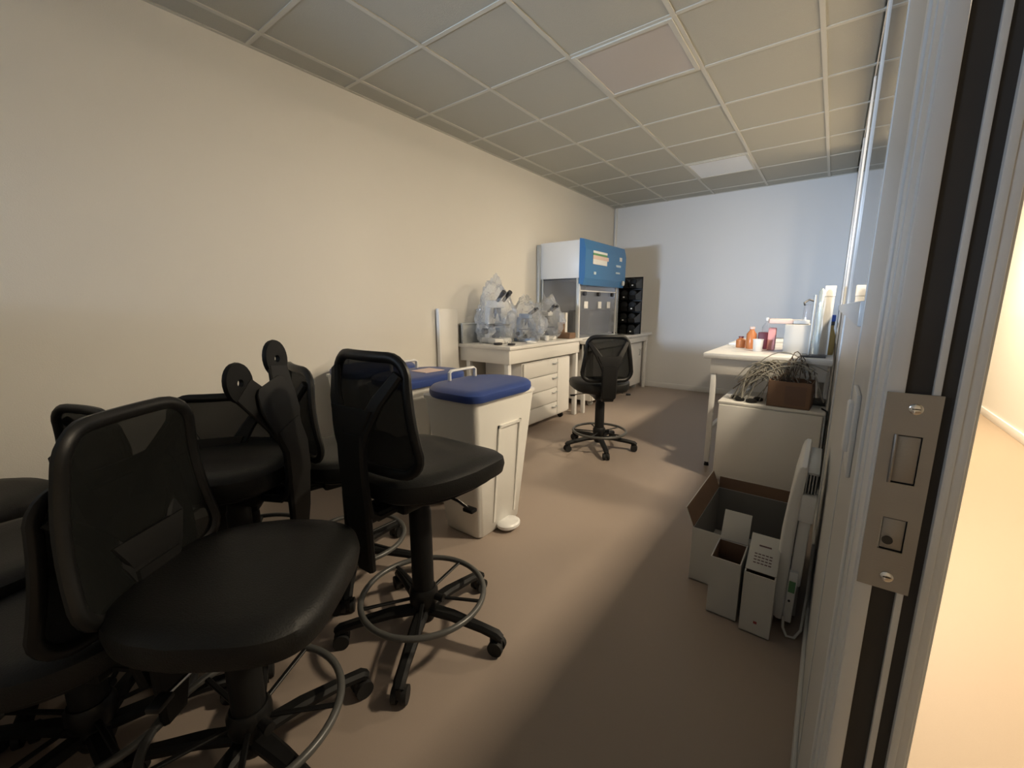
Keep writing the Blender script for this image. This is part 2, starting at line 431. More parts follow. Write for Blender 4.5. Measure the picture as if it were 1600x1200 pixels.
        MB().tube([(v.x, fy(v.x, v.y), v.y) for v in dense], .0165, 10, closed=True, flat=.8, up=(0, 1, 0)).build('back_frame', M['bplastic'], t)
        mm = MB(); g = []
        for j in range(N+1):
            v = j/N; z = z0+HH*v; row = []
            for i in range(N+1):
                W = hw(v)
                if v > 1-r/HH: q = (v-(1-r/HH))*HH; W = W-r+math.sqrt(max(0, r*r-q*q))
                if v < r/HH: q = (r/HH-v)*HH; W = W-r+math.sqrt(max(0, r*r-q*q))
                x_ = W*(2*i/N-1); row.append(mm.bm.verts.new((x_, fy(x_, z)+.004, z)))
            g.append(row)
        for j in range(N):
            for i in range(N): mm.bm.faces.new((g[j][i], g[j][i+1], g[j+1][i+1], g[j+1][i]))
        o = mm.build('back_mesh', M['mesh'], t)
        md = o.modifiers.new('thickness', 'SOLIDIFY'); md.thickness = .003
    else:
        # bare carrier: a dished Y plate ending in two round lobes, each with a screw hole
        for s_ in (-1, 1):
            A = [(s_*.020, yb-.002, h+.10), (s_*.034, yb+.0, h+.19), (s_*.058, yb+.014, h+.26), (s_*.084, yb+.028, h+.318)]
            sm.ribbon(A, [.08, .10, .10, .088], .013, nrm=(0, -1, 0))
            c0 = Vector((s_*.088, yb+.031, zc-.028)); n = 24
            rings = []
            for (rr, dy) in ((.012, .0075), (.050, .0075), (.052, 0), (.050, -.0075), (.012, -.0075), (.012, .0075)):
                rings.append([c0+Vector((rr*math.cos(2*PI*k/n), dy, rr*(1.2 if rr > .02 else 1)*math.sin(2*PI*k/n))) for k in range(n)])
            sm.loft(rings, cap=False)
        sm.ribbon([(0, yb-.002, h+.10), (0, yb-.010, h+.17), (0, yb-.004, h+.24), (0, yb+.008, h+.29), (0, yb+.012, h+.30)], [.10, .15, .17, .13, .10], .010, side=(1, 0, 0))
        tilt = Matrix.Translation((0, 0, h)) @ Matrix.Rotation(math.radians(-17), 4, 'Y') @ Matrix.Translation((0, 0, -h))
        for v in sm.bm.verts:
            k_ = min(1, max(0, (v.co.z-h)/.12)); v.co = v.co.lerp(tilt @ v.co, k_)
        sm.build('spine', M['bplastic_soft'], t)
    return t

make_chair('black mesh-back drafting chair in front of the nearest bin, foot ring in full view', 1.51, -.31, -2, .68, base=14)
make_chair('largest and nearest black drafting chair, seat pointing to the right at the lower left', 1.51, -.895, 51, .575, base=60, zt=.385, zb=-.02)
make_chair('black drafting chair standing alone in the middle of the room by the drawer unit', 1.12, 1.97, -40, .59, base=-21, tail=.07)
make_chair('low black drafting chair near the wall, between the nearest chair and the bare spine', .60, -.53, 307, .48, base=30)
make_chair('drafting chair whose back is a bare black plastic spine with two screw-holed lobes', .985, -.695, 239, .675, base=5, bare=True)
make_chair('black drafting chair seen edge-on, right behind the bare two-lobed spine', .965, -.245, 12, .585, base=45)
make_chair('black drafting chair with only its back corner poking up left of the nearest chair', 0.67, -1.16, 163, .48, base=0)
make_chair('black drafting chair by the wall, only its seat rim showing at the left edge', .10, -1.36, 45, .50, base=25)
make_chair('added low black drafting chair behind the nearest one, darkening the lower left', 1.16, -1.14, 235, .45, base=20)  # extra chair, added to fill the lower left with dark
make_chair('black drafting chair at the lower left corner, nearest to the viewer after the largest one', 1.02, -1.62, 56, .52, base=25)

# ------------------------------------------------------------------ bins
def make_bin(label, x, y, k, lab_paper=False):
    t = thing('waste_bin', label, 'bin', (x, y, 0), 0, 'white bins with blue lids')
    rings = []
    for hx, hy, z in ((.118, .165, 0), (.128, .175, .012), (.155, .215, .40), (.180, .252, .735), (.186, .258, .735), (.186, .258, .75), (.176, .248, .75)):
        rings.append([(a, b, z) for a, b in rrect(-hx, hx, -hy, hy, .035, 5)])
    MB().loft(rings).build('body', M['binbody'], t)
    # recessed-looking panel on the front face, +X
    def fx(z): return .118+(.180-.118)*z/.735
    pn = MB()
    for (y0, y1, z0, z1) in ((-.07, -.055, .06, .60), (.105, .12, .06, .60), (-.07, .12, .585, .60)):
        mb = []
        for yy in (y0, y1):
            for zz in (z0, z1): mb.append((fx(zz)+.004, yy, zz))
        a = MB(); 
        rings2 = [[(fx(z)-.01, y0, z), (fx(z)+.012, y0, z), (fx(z)+.012, y1, z), (fx(z)-.01, y1, z)] for z in (z0, z1)]
        pn.loft(rings2)
    pn.build('front_panel_rib', M['binbody'], t)
    MB().lathe([(0, .014), (.05, .014), (.058, .022), (.058, .036), (.05, .044), (0, .046)]).xf(Matrix.Translation((.165, .02, 0)) @ Matrix.Diagonal((1, 1.25, 1, 1))).build('pedal', M['whiteb'], t)
    MB().box(.10, .15, -.03, .07, .006, .03, .004).build('pedal_arm', M['bplastic'], t)
    rings = []
    for g_, z in ((-.004, .745), (.018, .750), (.024, .765), (.022, .785), (.008, .797), (-.03, .803), (-.10, .806)):
        hx, hy = .186+g_, .262+g_
        rings.append([(a, b, z) for a, b in rrect(-hx, hx, -hy, hy, (max(.02, .15+g_), max(.02, .17+g_), max(.02, .17+g_), max(.02, .05+g_)), 8)])
    lid = MB().loft(rings).build('lid', M['binlid'], t)
    hd = MB().ribbon([(-.135, -.10, .80), (-.135, -.10, .845), (-.135, -.085, .855), (-.135, .085, .855), (-.135, .10, .845), (-.135, .10, .80)], .022, .014, side=(1, 0, 0))
    hd.build('lid_handle', M['whiteb'], lid)
    if lab_paper:
        MB().box(-.04, .10, -.03, .12, .806, .809).build('label_sheet', M['pinkpale'], lid)
    return t
make_bin('white pedal bin with blue lid standing nearest, its front facing the open floor', 1.145, .44, 0)
make_bin('middle one of the three white bins with blue lids', .62, .46, 1, True)
make_bin('white bin with blue lid closest to the left wall', .10, .50, 2)

# ------------------------------------------------------------------ left benches
t = thing('lab_bench', 'white lab bench along the left wall carrying the bagged microscopes', 'bench', (0, 0, 0))
B('worktop', M['white'], t, XL+.01, .45, 1.60, 2.90, .825, .855, .004)
ap = MB().box(XL+.03, .43, 1.615, 1.64, .70, .825, .002).box(.405, .43, 1.64, 2.88, .70, .825, .002).box(XL+.03, .43, 2.86, 2.88, .70, .825, .002)
ap.build('apron', M['white'], t)
for lx, ly in ((.37, 1.62), (-.08, 1.62), (.37, 2.83), (-.12, 2.83)):
    B('leg', M['whitem'], t, lx, lx+.045, ly, ly+.045, 0, .70, .003)
B('modesty_panel', M['white'], t, -.02, .36, 2.3, 2.32, .25, .70, .002)
br = MB().box(XL+.02, XL+.04, 1.62, 2.88, .855, 1.03, .002); br.box(XL+.02, XL+.06, 1.62, 2.88, 1.03, 1.045, .002); br.box(XL+.02, XL+.06, 1.62, 1.635, .855, 1.03)
br.build('back_rail', M['steel'], t)
t = thing('drawer_unit', 'white drawer unit on casters under the microscope bench', 'drawer unit', (0, 0, 0))
B('body', M['white'], t, -.05, .385, 1.86, 2.72, .07, .68, .003)
zz = [.085, .225, .375, .525, .675]
for k in range(4):
    d = B('drawer', M['white'], t, .386, .405, 1.87, 2.46, zz[k]+.004, zz[k+1]-.004, .003)
    hy = 2.36
    MB().tube([(.405, hy, zz[k+1]-.045), (.425, hy, zz[k+1]-.045), (.425, hy+.08, zz[k+1]-.045), (.405, hy+.08, zz[k+1]-.045)], .005, 8).build('handle', M['steel'], d)
dd = B('door', M['white'], t, .386, .405, 2.47, 2.71, .089, .671, .003)
for cx in (.02, .33):
    for cy in (1.92, 2.66):
        cs = MB().cyl((cx, cy-.012, .03), (cx, cy+.012, .03), .03, n=18).box(cx-.012, cx+.02, cy-.016, cy+.016, .03, .07, .003)
        cs.build('caster', M['bplastic'], t)
t = thing('lab_bench', 'long white lab bench under the blue fume cabinet, reaching to the end wall', 'bench', (0, 0, 0))
B('worktop', M['white'], t, XL+.01, .50, 2.93, 4.98, .785, .82, .004)
B('apron', M['white'], t, .44, .465, 2.95, 4.93, .70, .785, .002)
for lx, ly in ((.42, 2.95), (.42, 4.88), (-.15, 2.95), (-.15, 4.88)): B('leg', M['whitem'], t, lx, lx+.04, ly, ly+.04, 0, .785, .003)
t = thing('base_cabinet', 'white rolling cupboard with doors under the far bench', 'cabinet', (0, 0, 0))
B('body', M['white'], t, -.10, .395, 3.25, 4.83, .075, .69, .003)
for y0, y1 in ((3.26, 3.78), (3.79, 4.31), (4.32, 4.82)):
    d = B('door', M['white'], t, .396, .415, y0, y1, .08, .685, .003)
    MB().tube([(.415, y1-.10, .50), (.432, y1-.10, .50), (.432, y1-.10, .58), (.415, y1-.10, .58)], .005, 8).build('handle', M['steel'], d)
for cx in (.0, .34):
    for cy in (3.35, 4.75):
        MB().cyl((cx, cy-.012, .035), (cx, cy+.012, .035), .035, n=18).box(cx-.012, cx+.02, cy-.016, cy+.016, .035, .075, .003).build('caster', M['steel'], t)

# white board panel standing between the bench and the wall
t = thing('side_panel', 'tall white board standing against the wall at the near end of the microscope bench', 'panel', (XL+.02, 1.34, 0))
B('panel_board', M['white'], t, 0, .028, .02, .235, 0, 1.175, .003)
B('edge_strip', M['whiteb'], t, -.002, .032, 0, .02, 0, 1.178, .002)

# ------------------------------------------------------------------ fume cabinet
HY0, HY1 = 2.965, 4.06
t = thing('fume_cabinet', 'bench-top fume cabinet with white housing and bright blue front', 'fume cabinet', (0, 0, .822))
def L(z): return z-.822
hb = MB().box(XL+.03, .355, HY0, HY1, L(1.50), L(1.90), .006).build('housing', M['whiteb'], t)
B('service_duct', M['steel'], t, XL+.005, XL+.04, HY0-.04, HY1, L(.86), L(1.88), .003)
fr = MB()
prof = [(.356, 1.44), (.40, 1.425), (.425, 1.50), (.43, 1.80), (.405, 1.905), (.356, 1.915)]
fr.loft([[(x_, yy, L(z_)) for x_, z_ in prof] for yy in (HY0-.005, HY1+.005)])
fo = fr.build('front_panel', M['hoodblue'], t, smooth=False)
def on(y0, y1, z0, z1, m, nm, d=.4325):
    return B(nm, m, fo, .418, d, y0, y1, L(z0), L(z1), 0)
on(3.14, 3.50, 1.775, 1.80, M['whiteb'], 'label_white_strip')
on(3.14, 3.50, 1.752, 1.775, M['green'], 'label_green_strip')
on(3.14, 3.54, 1.71, 1.752, M['pinkpale'], 'label_pink_strip')
on(3.14, 3.50, 1.655, 1.71, M['whiteb'], 'label_lower_strip')
on(3.17, 3.22, 1.545, 1.575, M['lightblue'], 'switch')
on(3.86, 3.93, 1.74, 1.785, M['whiteb'], 'emblem')
on(3.76, 3.90, 1.665, 1.69, M['lightblue'], 'button_row')
on(3.76, 3.88, 1.585, 1.605, M['lightblue'], 'button_row')
MB().cyl((.425, 3.99, L(1.48)), (.44, 3.99, L(1.48)), .03, n=16).build('vent_disc', M['whitem'], fo)
B('back_wall', M['steel'], t, XL+.05, XL+.065, HY0, HY1, L(.86), L(1.50), .002)
B('far_side', M['steel'], t, XL+.06, .34, HY1-.02, HY1, L(.86), L(1.50), .002)
B('tray', M['steel'], t, XL+.05, .36, HY0, HY1, 0.001, L(.845), .003)
for a in ((XL+.05, XL+.075, HY0-.005, HY0+.02), (.325, .35, HY0-.005, HY0+.018), (.342, .35, HY1-.02, HY1)): B('corner_post', M['steel'], t, *a, L(.846), L(1.499), .002)
B('side_window', M['clear'], t, XL+.08, .325, HY0+.002, HY0+.007, L(.85), L(1.5), 0)
B('drip_rail', M['gdark'], t, XL+.06, .35, HY0-.002, HY0+.012, L(1.487), L(1.50), .001)
sa = MB().box(.352, .360, HY0, HY1-.10, L(.83), L(1.44)).build('sash', M['clear'], t)
sf = MB()
for a in ((HY0, HY0+.02), (HY1-.12, HY1-.10)): sf.box(.350, .366, a[0], a[1], L(.83), L(1.44))
for z_ in (.83, 1.36): sf.box(.350, .366, HY0, HY1-.10, L(z_), L(z_+.012))
sf.build('sash_rim', M['whitem'], sa)
for yy in (3.07, 3.42, 3.80):
    MB().cyl((.36, yy, L(1.335)), (.39, yy, L(1.335)), .024, n=16).build('knob', M['gdark'], sa)
for yy in (3.12, 3.47, 3.72):
    MB().box(.362, .372, yy-.045, yy+.045, L(1.17), L(1.25), .004).build('notice', M['whiteb'], sa)
B('inner_shelf', M['gdark'], t, .02, .30, 3.35, 3.9, L(.86), L(1.15), .01)

# black stacked organiser
t = thing('storage_tower', 'black tower of stacked open bins standing on the bench behind the fume cabinet', 'storage tower', (.36, 4.32, .822))
B('back_frame', M['bplastic'], t, -.17, .17, .10, .12, 0, .76, .004)
for r in range(5):
    for c in range(3):
        x0 = -.165+c*.112; z0 = .005+r*.15
        mb = MB()
        mb.loft([[(x0+.008, -.09, z0+.004), (x0+.10, -.09, z0+.004), (x0+.10, -.115, z0+.06), (x0+.008, -.115, z0+.06)], [(x0+.004, .10, z0+.004), (x0+.104, .10, z0+.004), (x0+.104, .10, z0+.135), (x0+.004, .10, z0+.135)]])
        bo = mb.build('bin', M['bplastic'], t)
        MB().lathe([(0, 0), (.045, 0), (.048, .02), (.04, .035), (0, .04)], n=18).xf(Matrix.Translation((x0+.054, -.075, z0+.085)) @ Matrix.Rotation(PI/2, 4, 'X')).build('bin_mouth', M['bplastic_soft'], bo)
        if (r+c) % 2 == 0: B('bin_patch', M['whitem'], bo, x0+.045, x0+.065, -.121, -.116, z0+.03, z0+.045, 0)  # small pale patch on every other bin

# ------------------------------------------------------------------ bagged microscopes and bench items
def microscope(label, x, y, rz, s_, body, dark=True):
    t = thing('microscope', label, 'microscope', (x, y, .857), rz, 'microscopes on the bench'); t.scale = (s_, s_, s_)
    MB().box(-.09, .09, -.13, .11, 0, .045, .012).build('foot', body, t)
    MB().loft([[(a, b, z) for a, b in rrect(-w_, w_, y0, y1, .012, 3)] for w_, y0, y1, z in ((.045, .03, .10, .045), (.040, .04, .10, .16), (.038, .03, .10, .27), (.040, -.01, .09, .32))]).build('arm', body, t)
    MB().box(-.08, .08, -.11, .04, .15, .165, .004).build('stage', M['gdark'], t)
    MB().cyl((0, -.04, .30), (0, -.04, .255), .032, .036).cyl((.012, -.05, .255), (.02, -.06, .19), .011, .008).cyl((-.015, -.035, .255), (-.022, -.03, .21), .011, .008).build('nosepiece', M['gdark'], t)
    MB().box(-.05, .05, -.10, .06, .30, .365, .015).build('head', body, t)
    for q in (-1, 1):
        MB().cyl((q*.030, -.07, .345), (q*.032, -.155, .41), .016).cyl((q*.032, -.155, .41), (q*.033, -.185, .432), .020, .019).build('eyepiece', M['gdark'], t)
        MB().cyl((q*.045, .06, .10), (q*.085, .06, .10), .026).build('focus_knob', M['gdark'], t)
    MB().cyl((0, 0, .045), (0, -.04, .07), .028).build('lamp_collar', M['gdark'], t)
    return t
def bag(label, x, y, rx, ry, rz_, h, seed, m=None):
    mb = MB(); bmesh.ops.create_icosphere(mb.bm, subdivisions=5, radius=1)
    for v in mb.bm.verts:
        p_ = v.co.copy()
        d = noise.noise(p_*1.9+Vector((seed, 0, 0)))*.34+abs(noise.noise(p_*4.3+Vector((0, seed, 0))))*.30-abs(noise.noise(p_*9+Vector((0, 0, seed))))*.14
        q = p_*(1+d-.06)
        zz_ = max(-.93, q.z); sc_ = 1.0 if zz_ > 0 else 1+.12*(-zz_)
        top = .62+.38*(1-max(0, zz_))
        v.co = Vector((q.x*rx*sc_*top, q.y*ry*sc_*top, (zz_+.93)*h/1.93))
    o = mb.build('dust_cover', m or M['bag'], None, ang=60, loc=(x, y, .857)); o.rotation_euler = (0, 0, rz_)
    return tag(o, label, 'dust cover', 'clear bags over the microscopes')
microscope('white microscope in the tallest clear bag, nearest on the bench', .07, 1.86, math.radians(75), 1.08, M['gwhite'])
bag('largest crumpled clear plastic bag, over the nearest microscope', .08, 1.87, .19, .19, .3, .60, 1.3)
microscope('bluish-white microscope in the second clear bag from the near end of the bench', .19, 2.17, math.radians(100), .74, M['gblue'])
bag('second crumpled clear plastic bag, lower, over the bluish microscope', .21, 2.17, .19, .17, .7, .42, 4.1)
microscope('small microscope in the third clear bag, beside the brown box', .22, 2.50, math.radians(80), .80, M['gwhite'])
bag('third crumpled clear plastic bag, next to the fume cabinet', .25, 2.50, .17, .15, .2, .44, 7.7)
t = thing('wooden_box', 'small brown box on the bench next to the fume cabinet', 'box', (.33, 2.76, .857))
B('base_box', M['card'], t, -.06, .08, -.07, .06, 0, .06, .004)
B('upright_board', M['card'], t, -.07, -.055, -.07, .06, 0, .17, .003)
t = thing('dispenser', 'white upright dispenser with a dark slot standing behind the small brown box', 'dispenser', (.22, 2.88, .857))
B('body', M['white'], t, -.04, .04, -.02, .025, 0, .27, .006)
B('slot', M['gdark'], t, -.012, .012, -.024, -.019, .09, .15, 0)
for k, (x, y, r_, h_, m_) in enumerate(((.34, 2.35, .022, .05, 'white'), (.38, 2.02, .05, .018, 'whiteb'), (.36, 1.74, .035, .015, 'gdark'), (.24, 1.70, .04, .018, 'gdark'))):
    lb = ('small white pot on the bench edge in front of the third bag', 'flat white dish on the bench in front of the second bag', 'flat black lens cap at the near corner of the bench', 'second flat black cap lying behind the corner of the bench')[k]
    nm = ('pot', 'dish', 'lens_cap', 'lens_cap')[k]
    tag(MB().lathe([(0, 0), (r_*.9, 0), (r_, h_*.3), (r_, h_), (r_*.86, h_), (r_*.8, h_*.6), (0, h_*.55)]).build(nm, M[m_], None, loc=(x, y, .857)), lb, nm.replace('_', ' '))

# ------------------------------------------------------------------ right table, cabinet and their load
TZ = .86
t = thing('lab_table', 'white lab table along the glazed partition with overhanging top', 'table', (0, 0, 0))
B('tabletop', M['whiteb'], t, 1.88, 2.635, 2.05, 4.10, TZ-.04, TZ, .006)
ap = MB().box(1.93, 2.61, 2.075, 2.095, TZ-.15, TZ-.04, .002).box(1.93, 1.95, 2.095, 4.05, TZ-.15, TZ-.04, .002).box(1.93, 2.61, 4.03, 4.05, TZ-.15, TZ-.04, .002)
ap.build('apron', M['white'], t)
for lx, ly in ((1.935, 2.08), (2.57, 2.36), (1.935, 4.01), (2.57, 4.01)):
    lg = B('leg', M['whitem'], t, lx, lx+.035, ly, ly+.035, .03, TZ-.15 if ly > 2.2 else TZ-.10, .003)
    MB().cyl((lx+.018, ly+.018, 0), (lx+.018, ly+.018, .03), .018, .013, 14).build('foot', M['bplastic'], lg)
MB().box(1.94, 1.965, 2.115, 4.01, .27, .30, .002).build('stretcher', M['whitem'], t)
CZ = .56
t = thing('low_cabinet', 'plain white low cabinet at the near end of the table against the partition', 'cabinet', (0, 0, 0))
B('body', M['white'], t, 2.045, 2.625, 1.86, 2.34, .0, CZ-.018, .004)
B('top', M['white'], t, 2.04, 2.63, 1.85, 2.345, CZ-.018, CZ, .004)
B('door', M['white'], t, 2.05, 2.62, 1.84, 1.858, .02, CZ-.022, .004)
t = MB().tube([(2.61, 1.95, CZ+.006), (2.637, 1.90, CZ), (2.638, 1.835, CZ-.04), (2.637, 1.832, .30), (2.632, 1.83, .10), (2.60, 1.78, .006)], .005, 8).build('power_cable', M['bplastic'], None)
tag(t, 'black power cable running down the right edge of the low cabinet', 'cable')
# cardboard tray with cable tangle
t = thing('cardboard_box', 'small brown cardboard tray standing on the low cabinet under the wires', 'box', (2.44, 1.97, CZ+.001), math.radians(-3))
bx = MB()
w_, d_, h_, th = .115, .10, .165, .004
bx.box(-w_, w_, -d_, d_, 0, th).box(-w_, w_, -d_, -d_+th, 0, h_).box(-w_, w_, d_-th, d_, 0, h_).box(-w_, -w_+th, -d_, d_, 0, h_).box(w_-th, w_, -d_, d_, 0, h_)
bx.build('tray', M['card'], t, smooth=False)
MB().box(-.02, .09, -d_-.001, -d_, .02, .14).build('tape_patch', mat('card_tape', (.15,.085,.055), .5), t)
def arc(mb, a, b, lift, r, n=12, wob=.02):
    a, b = Vector(a), Vector(b); pts = []
    o1 = Vector((random.uniform(-wob, wob), random.uniform(-wob, wob), 0))
    for i in range(n):
        u = i/(n-1); pts.append(a.lerp(b, u)+Vector((0, 0, lift*math.sin(PI*u)))+o1*math.sin(PI*u))
    mb.tube(pts, r, 6)
ca = MB(); random.seed(11)
for k in range(15):
    x0 = 2.34+random.random()*.20
    arc(ca, (x0, 1.93+random.random()*.08, CZ+.03), (2.10+random.random()*.22, 1.92+random.random()*.14, CZ+.01), .14+random.random()*.13, .0022+random.random()*.0015)
cb = tag(ca.build('wire_tangle', M['cable'], None), 'tangle of thin grey wires arching out of the cardboard tray', 'wires')
cd = MB()
for k in range(8):
    x0 = 2.12+random.random()*.12
    arc(cd, (x0, 1.90+random.random()*.12, CZ+.10+random.random()*.1), (2.36+random.random()*.26, 1.93+random.random()*.10, CZ+.14+random.random()*.12), .06+random.random()*.07, .0028)
cd.tube([(2.17, 1.92, CZ+.02), (2.175, 1.93, CZ+.12), (2.19, 1.94, CZ+.20), (2.25, 1.95, CZ+.27)], .006, 8)
cd.tube([(2.50, 1.95, CZ+.26), (2.56, 1.93, CZ+.20), (2.615, 1.92, CZ+.05)], .004, 8)
cd.build('upper_wires', M['cable'], cb)
cc = MB()
for k in range(16):
    x0 = 2.36+random.random()*.16
    arc(cc, (x0, 1.94+random.random()*.06, CZ+.04), (2.10+random.random()*.5, 1.92+random.random()*.2, CZ+.02+random.random()*.12), .12+random.random()*.16, .003)
cc.build('brown_wires', M['cable2'], cb)
for k, (x, y, s_) in enumerate(((2.16, 1.93, 1.), (2.23, 1.915, 1.15), (2.12, 1.99, .9), (2.26, 2.0, 1.))):
    lb = ('black round connector puck at the left front of the low cabinet', 'largest black connector puck, front middle of the low cabinet', 'small black puck behind the leftmost one on the low cabinet', 'black puck beside the cardboard tray')[k]
    o = MB().lathe([(0, 0), (.026*s_, 0), (.030*s_, .006), (.028*s_, .018), (.015*s_, .024), (0, .025)]).build('connector_puck', M['bplastic'], None, loc=(x, y, CZ+.001))
    tag(o, lb, 'connector', 'black pucks on the low cabinet')
tag(B('flat_case', M['gdark'], None, 2.545, 2.625, 2.06, 2.18, CZ+.001, CZ+.03, .004), 'flat dark case at the right rear of the low cabinet', 'case')

# on the table
def bottle(name, label, cat, x, y, r, h, m, capm=None, neck=.45, group=None):
    t = thing(name, label, cat, (x, y, TZ+.001), 0, group)
    MB().lathe([(0, 0), (r*.95, 0), (r, .006), (r, h*.68), (r*neck, h*.84), (r*neck, h*.92), (0, h*.92)]).build('body', m, t)
    MB().lathe([(0, h*.9), (r*neck*1.2, h*.9), (r*neck*1.2, h), (0, h)]).build('cap', capm or m, t)
    return t
bottle('bottle', 'orange-brown bottle standing furthest left on the lab table', 'bottle', 2.03, 2.62, .035, .09, M['amber'], M['maroon'])
bottle('bottle', 'taller orange bottle beside the white beaker on the lab table', 'bottle', 2.11, 2.56, .036, .17, M['amber'], M['pinkpale'])
bottle('bottle', 'clear pointed wash bottle behind the white beaker on the lab table', 'bottle', 2.19, 2.70, .03, .24, M['clear'], M['whiteb'], .3)
t = thing('beaker', 'small white beaker in front of the pink packet on the lab table', 'beaker', (2.18, 2.38, TZ+.001))
MB().lathe([(0, 0), (.030, 0), (.034, .08), (.037, .088), (.031, .086), (.027, .01), (0, .008)]).build('body', M['whiteb'], t)
tag(B('packet', M['maroon'], None, 2.15, 2.22, 2.58, 2.64, TZ+.001, TZ+.13, .006), 'dark red packet between the orange bottle and the pink packet', 'packet')
tag(B('packet', M['pink'], None, 2.225, 2.275, 2.50, 2.56, TZ+.001, TZ+.17, .008), 'bright pink packet against the white box on the lab table', 'packet')
t = thing('supply_box', 'white box with shade painted on one side, the largest box on the lab table', 'box', (2.405, 2.50, TZ+.001), math.radians(4))
B('carton', M['cardwhite'], t, -.075, .085, -.14, .14, 0, .20, .003)
B('side_shade', M['boxshade'], t, -.0765, -.075, -.13, .13, .01, .19, 0)  # blue-grey sheet, paints the shade on the left side of the box
t = thing('glove_pack', 'pale pink flat pack lying on top of the white box', 'pack', (2.35, 2.53, TZ+.202), math.radians(8))
B('pack', M['pinkpale'], t, -.13, .02, -.06, .08, 0, .035, .008)
B('pack_end', M['white'], t, .02, .12, -.06, .08, 0, .03, .008)
t = thing('paper_tray', 'flat white tray lying at the far left of the lab table', 'tray', (2.02, 3.1, TZ+.001))
B('tray', M['whiteb'], t, -.11, .12, -.3, .3, 0, .02, .004)
B('tray_rim', M['white'], t, -.09, .10, -.28, .28, .019, .026, .002)
# lab stand with glassware
t = thing('lab_stand', 'tall lab stand with clamp and glass column on the table near the partition', 'lab stand', (2.52, 2.18, TZ+.001))
B('base_plate', M['gdark'], t, -.06, .075, -.06, .06, 0, .012, .003)
MB().cyl((-.02, 0, .012), (-.02, 0, .40), .008, n=12).build('rod', M['steel'], t)
MB().tube([(-.02, 0, .36), (-.05, -.01, .37), (-.075, -.02, .35), (-.07, -.03, .335)], .006, 8).build('clamp', M['gdark'], t)
MB().lathe([(0, .02), (.018, .02), (.020, .12), (.014, .2), (.019, .26), (.013, .34), (.017, .42), (.006, .44)], (.012, 0, 0)).build('glass_column', M['foil'], t)
MB().cyl((-.055, -.01, .24), (-.055, -.01, .34), .022, .018).build('flask', M['clear'], t)
t = thing('upright_board', 'tall white board with bright white top standing behind the lab stand', 'board', (2.57, 2.30, TZ+.001))
B('board', M['part'], t, -.025, .03, -.03, .03, 0, .39, .004)
B('top_cap', M['whiteb'], t, -.027, .032, -.032, .032, .39, .46, .004)
t = thing('spray_bottle', 'spray bottle with bright blue head and yellowish body by the partition', 'bottle', (2.600, 1.98, CZ+.001))
t.location = (2.605, 2.40, TZ+.001)
MB().lathe([(0, 0), (.024, 0), (.026, .01), (.026, .13), (.012, .18), (.012, .20), (0, .2)]).build('body', M['mustard'], t)
MB().cyl((0, 0, .20), (0, 0, .225), .014).build('collar', M['gdark'], t)
MB().box(-.03, .016, -.011, .011, .225, .27, .005).build('spray_head', M['bluecap'], t)

# ------------------------------------------------------------------ cartons and heater by the right wall
def carton(name, label, x, y, w_, d_, h_, rz, flaps, inner, outer, text=False):
    t = thing(name, label, 'box', (x, y, .001), rz); th = .004
    b = MB().box(0, w_, 0, th, 0, h_).box(0, w_, d_-th, d_, 0, h_).box(0, th, th, d_-th, 0, h_).box(w_-th, w_, th, d_-th, 0, h_).box(0, w_, 0, d_, 0, .003)
    b.build('carton_wall', outer, t, smooth=False)
    i_ = MB().box(th, w_-th, th, th+.001, .004, h_-.002).box(th, w_-th, d_-th-.001, d_-th, .004, h_-.002).box(th, th+.001, th, d_-th, .004, h_-.002).box(w_-th-.001, w_-th, th, d_-th, .004, h_-.002)
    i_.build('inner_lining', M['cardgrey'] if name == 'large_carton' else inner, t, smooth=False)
    for (side, ln, ang, mo) in flaps:
        fm = MB()
        if side == 'L': fm.box(0, th, .002, d_-.002, 0, ln); piv = Matrix.Translation((0, 0, h_)) @ Matrix.Rotation(-math.radians(ang), 4, 'Y')
        if side == 'R': fm.box(-th, 0, .002, d_-.002, 0, ln); piv = Matrix.Translation((w_, 0, h_)) @ Matrix.Rotation(math.radians(ang), 4, 'Y')
        if side == 'B': fm.box(.002, w_-.002, -th, 0, 0, ln); piv = Matrix.Translation((0, d_, h_)) @ Matrix.Rotation(-math.radians(ang), 4, 'X')
        if side == 'F': fm.box(.002, w_-.002, 0, th, 0, ln); piv = Matrix.Translation((0, 0, h_)) @ Matrix.Rotation(math.radians(ang), 4, 'X')
        fo = fm.xf(piv).build('flap', mo, t, smooth=False)
        li = MB()
        if side == 'L': li.box(th, th+.001, .003, d_-.003, .001, ln-.001)
        if side == 'R': li.box(-th-.001, -th, .003, d_-.003, .001, ln-.001)
        if side == 'B': li.box(.003, w_-.003, -th-.001, -th, .001, ln-.001)
        if side == 'F': li.box(.003, w_-.003, th, th+.001, .001, ln-.001)
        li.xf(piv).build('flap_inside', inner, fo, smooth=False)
    return t
carton('large_carton', 'largest open carton on the floor, white outside and brown inside, flaps standing up', 2.215, .60, .395, .52, .245, 0,
       [('L', .09, 22, M['cardwhite']), ('B', .06, 6, M['cardwhite'])], M['card'], M['cardwhite'])
t2 = carton('narrow_carton', 'narrow open white carton standing in front of the large one, on its left', 2.325, .43, .105, .16, .238, 0, [], M['card'], M['cardwhite'])
fm = MB().box(0, .10, 0, .004, 0, .12, .001).xf(Matrix.Translation((.004, .156, .242)) @ Matrix.Rotation(math.radians(-28), 4, 'X')).build('flap', M['cardwhite'], t2)
t3 = carton('narrow_carton', 'narrow white carton with printed flap, squeezed between the other carton and the heater', 2.445, .40, .098, .17, .238, 0, [], M['card'], M['cardwhite'])
pv = Matrix.Translation((0, .02, .242)) @ Matrix.Rotation(math.radians(-55), 4, 'X')
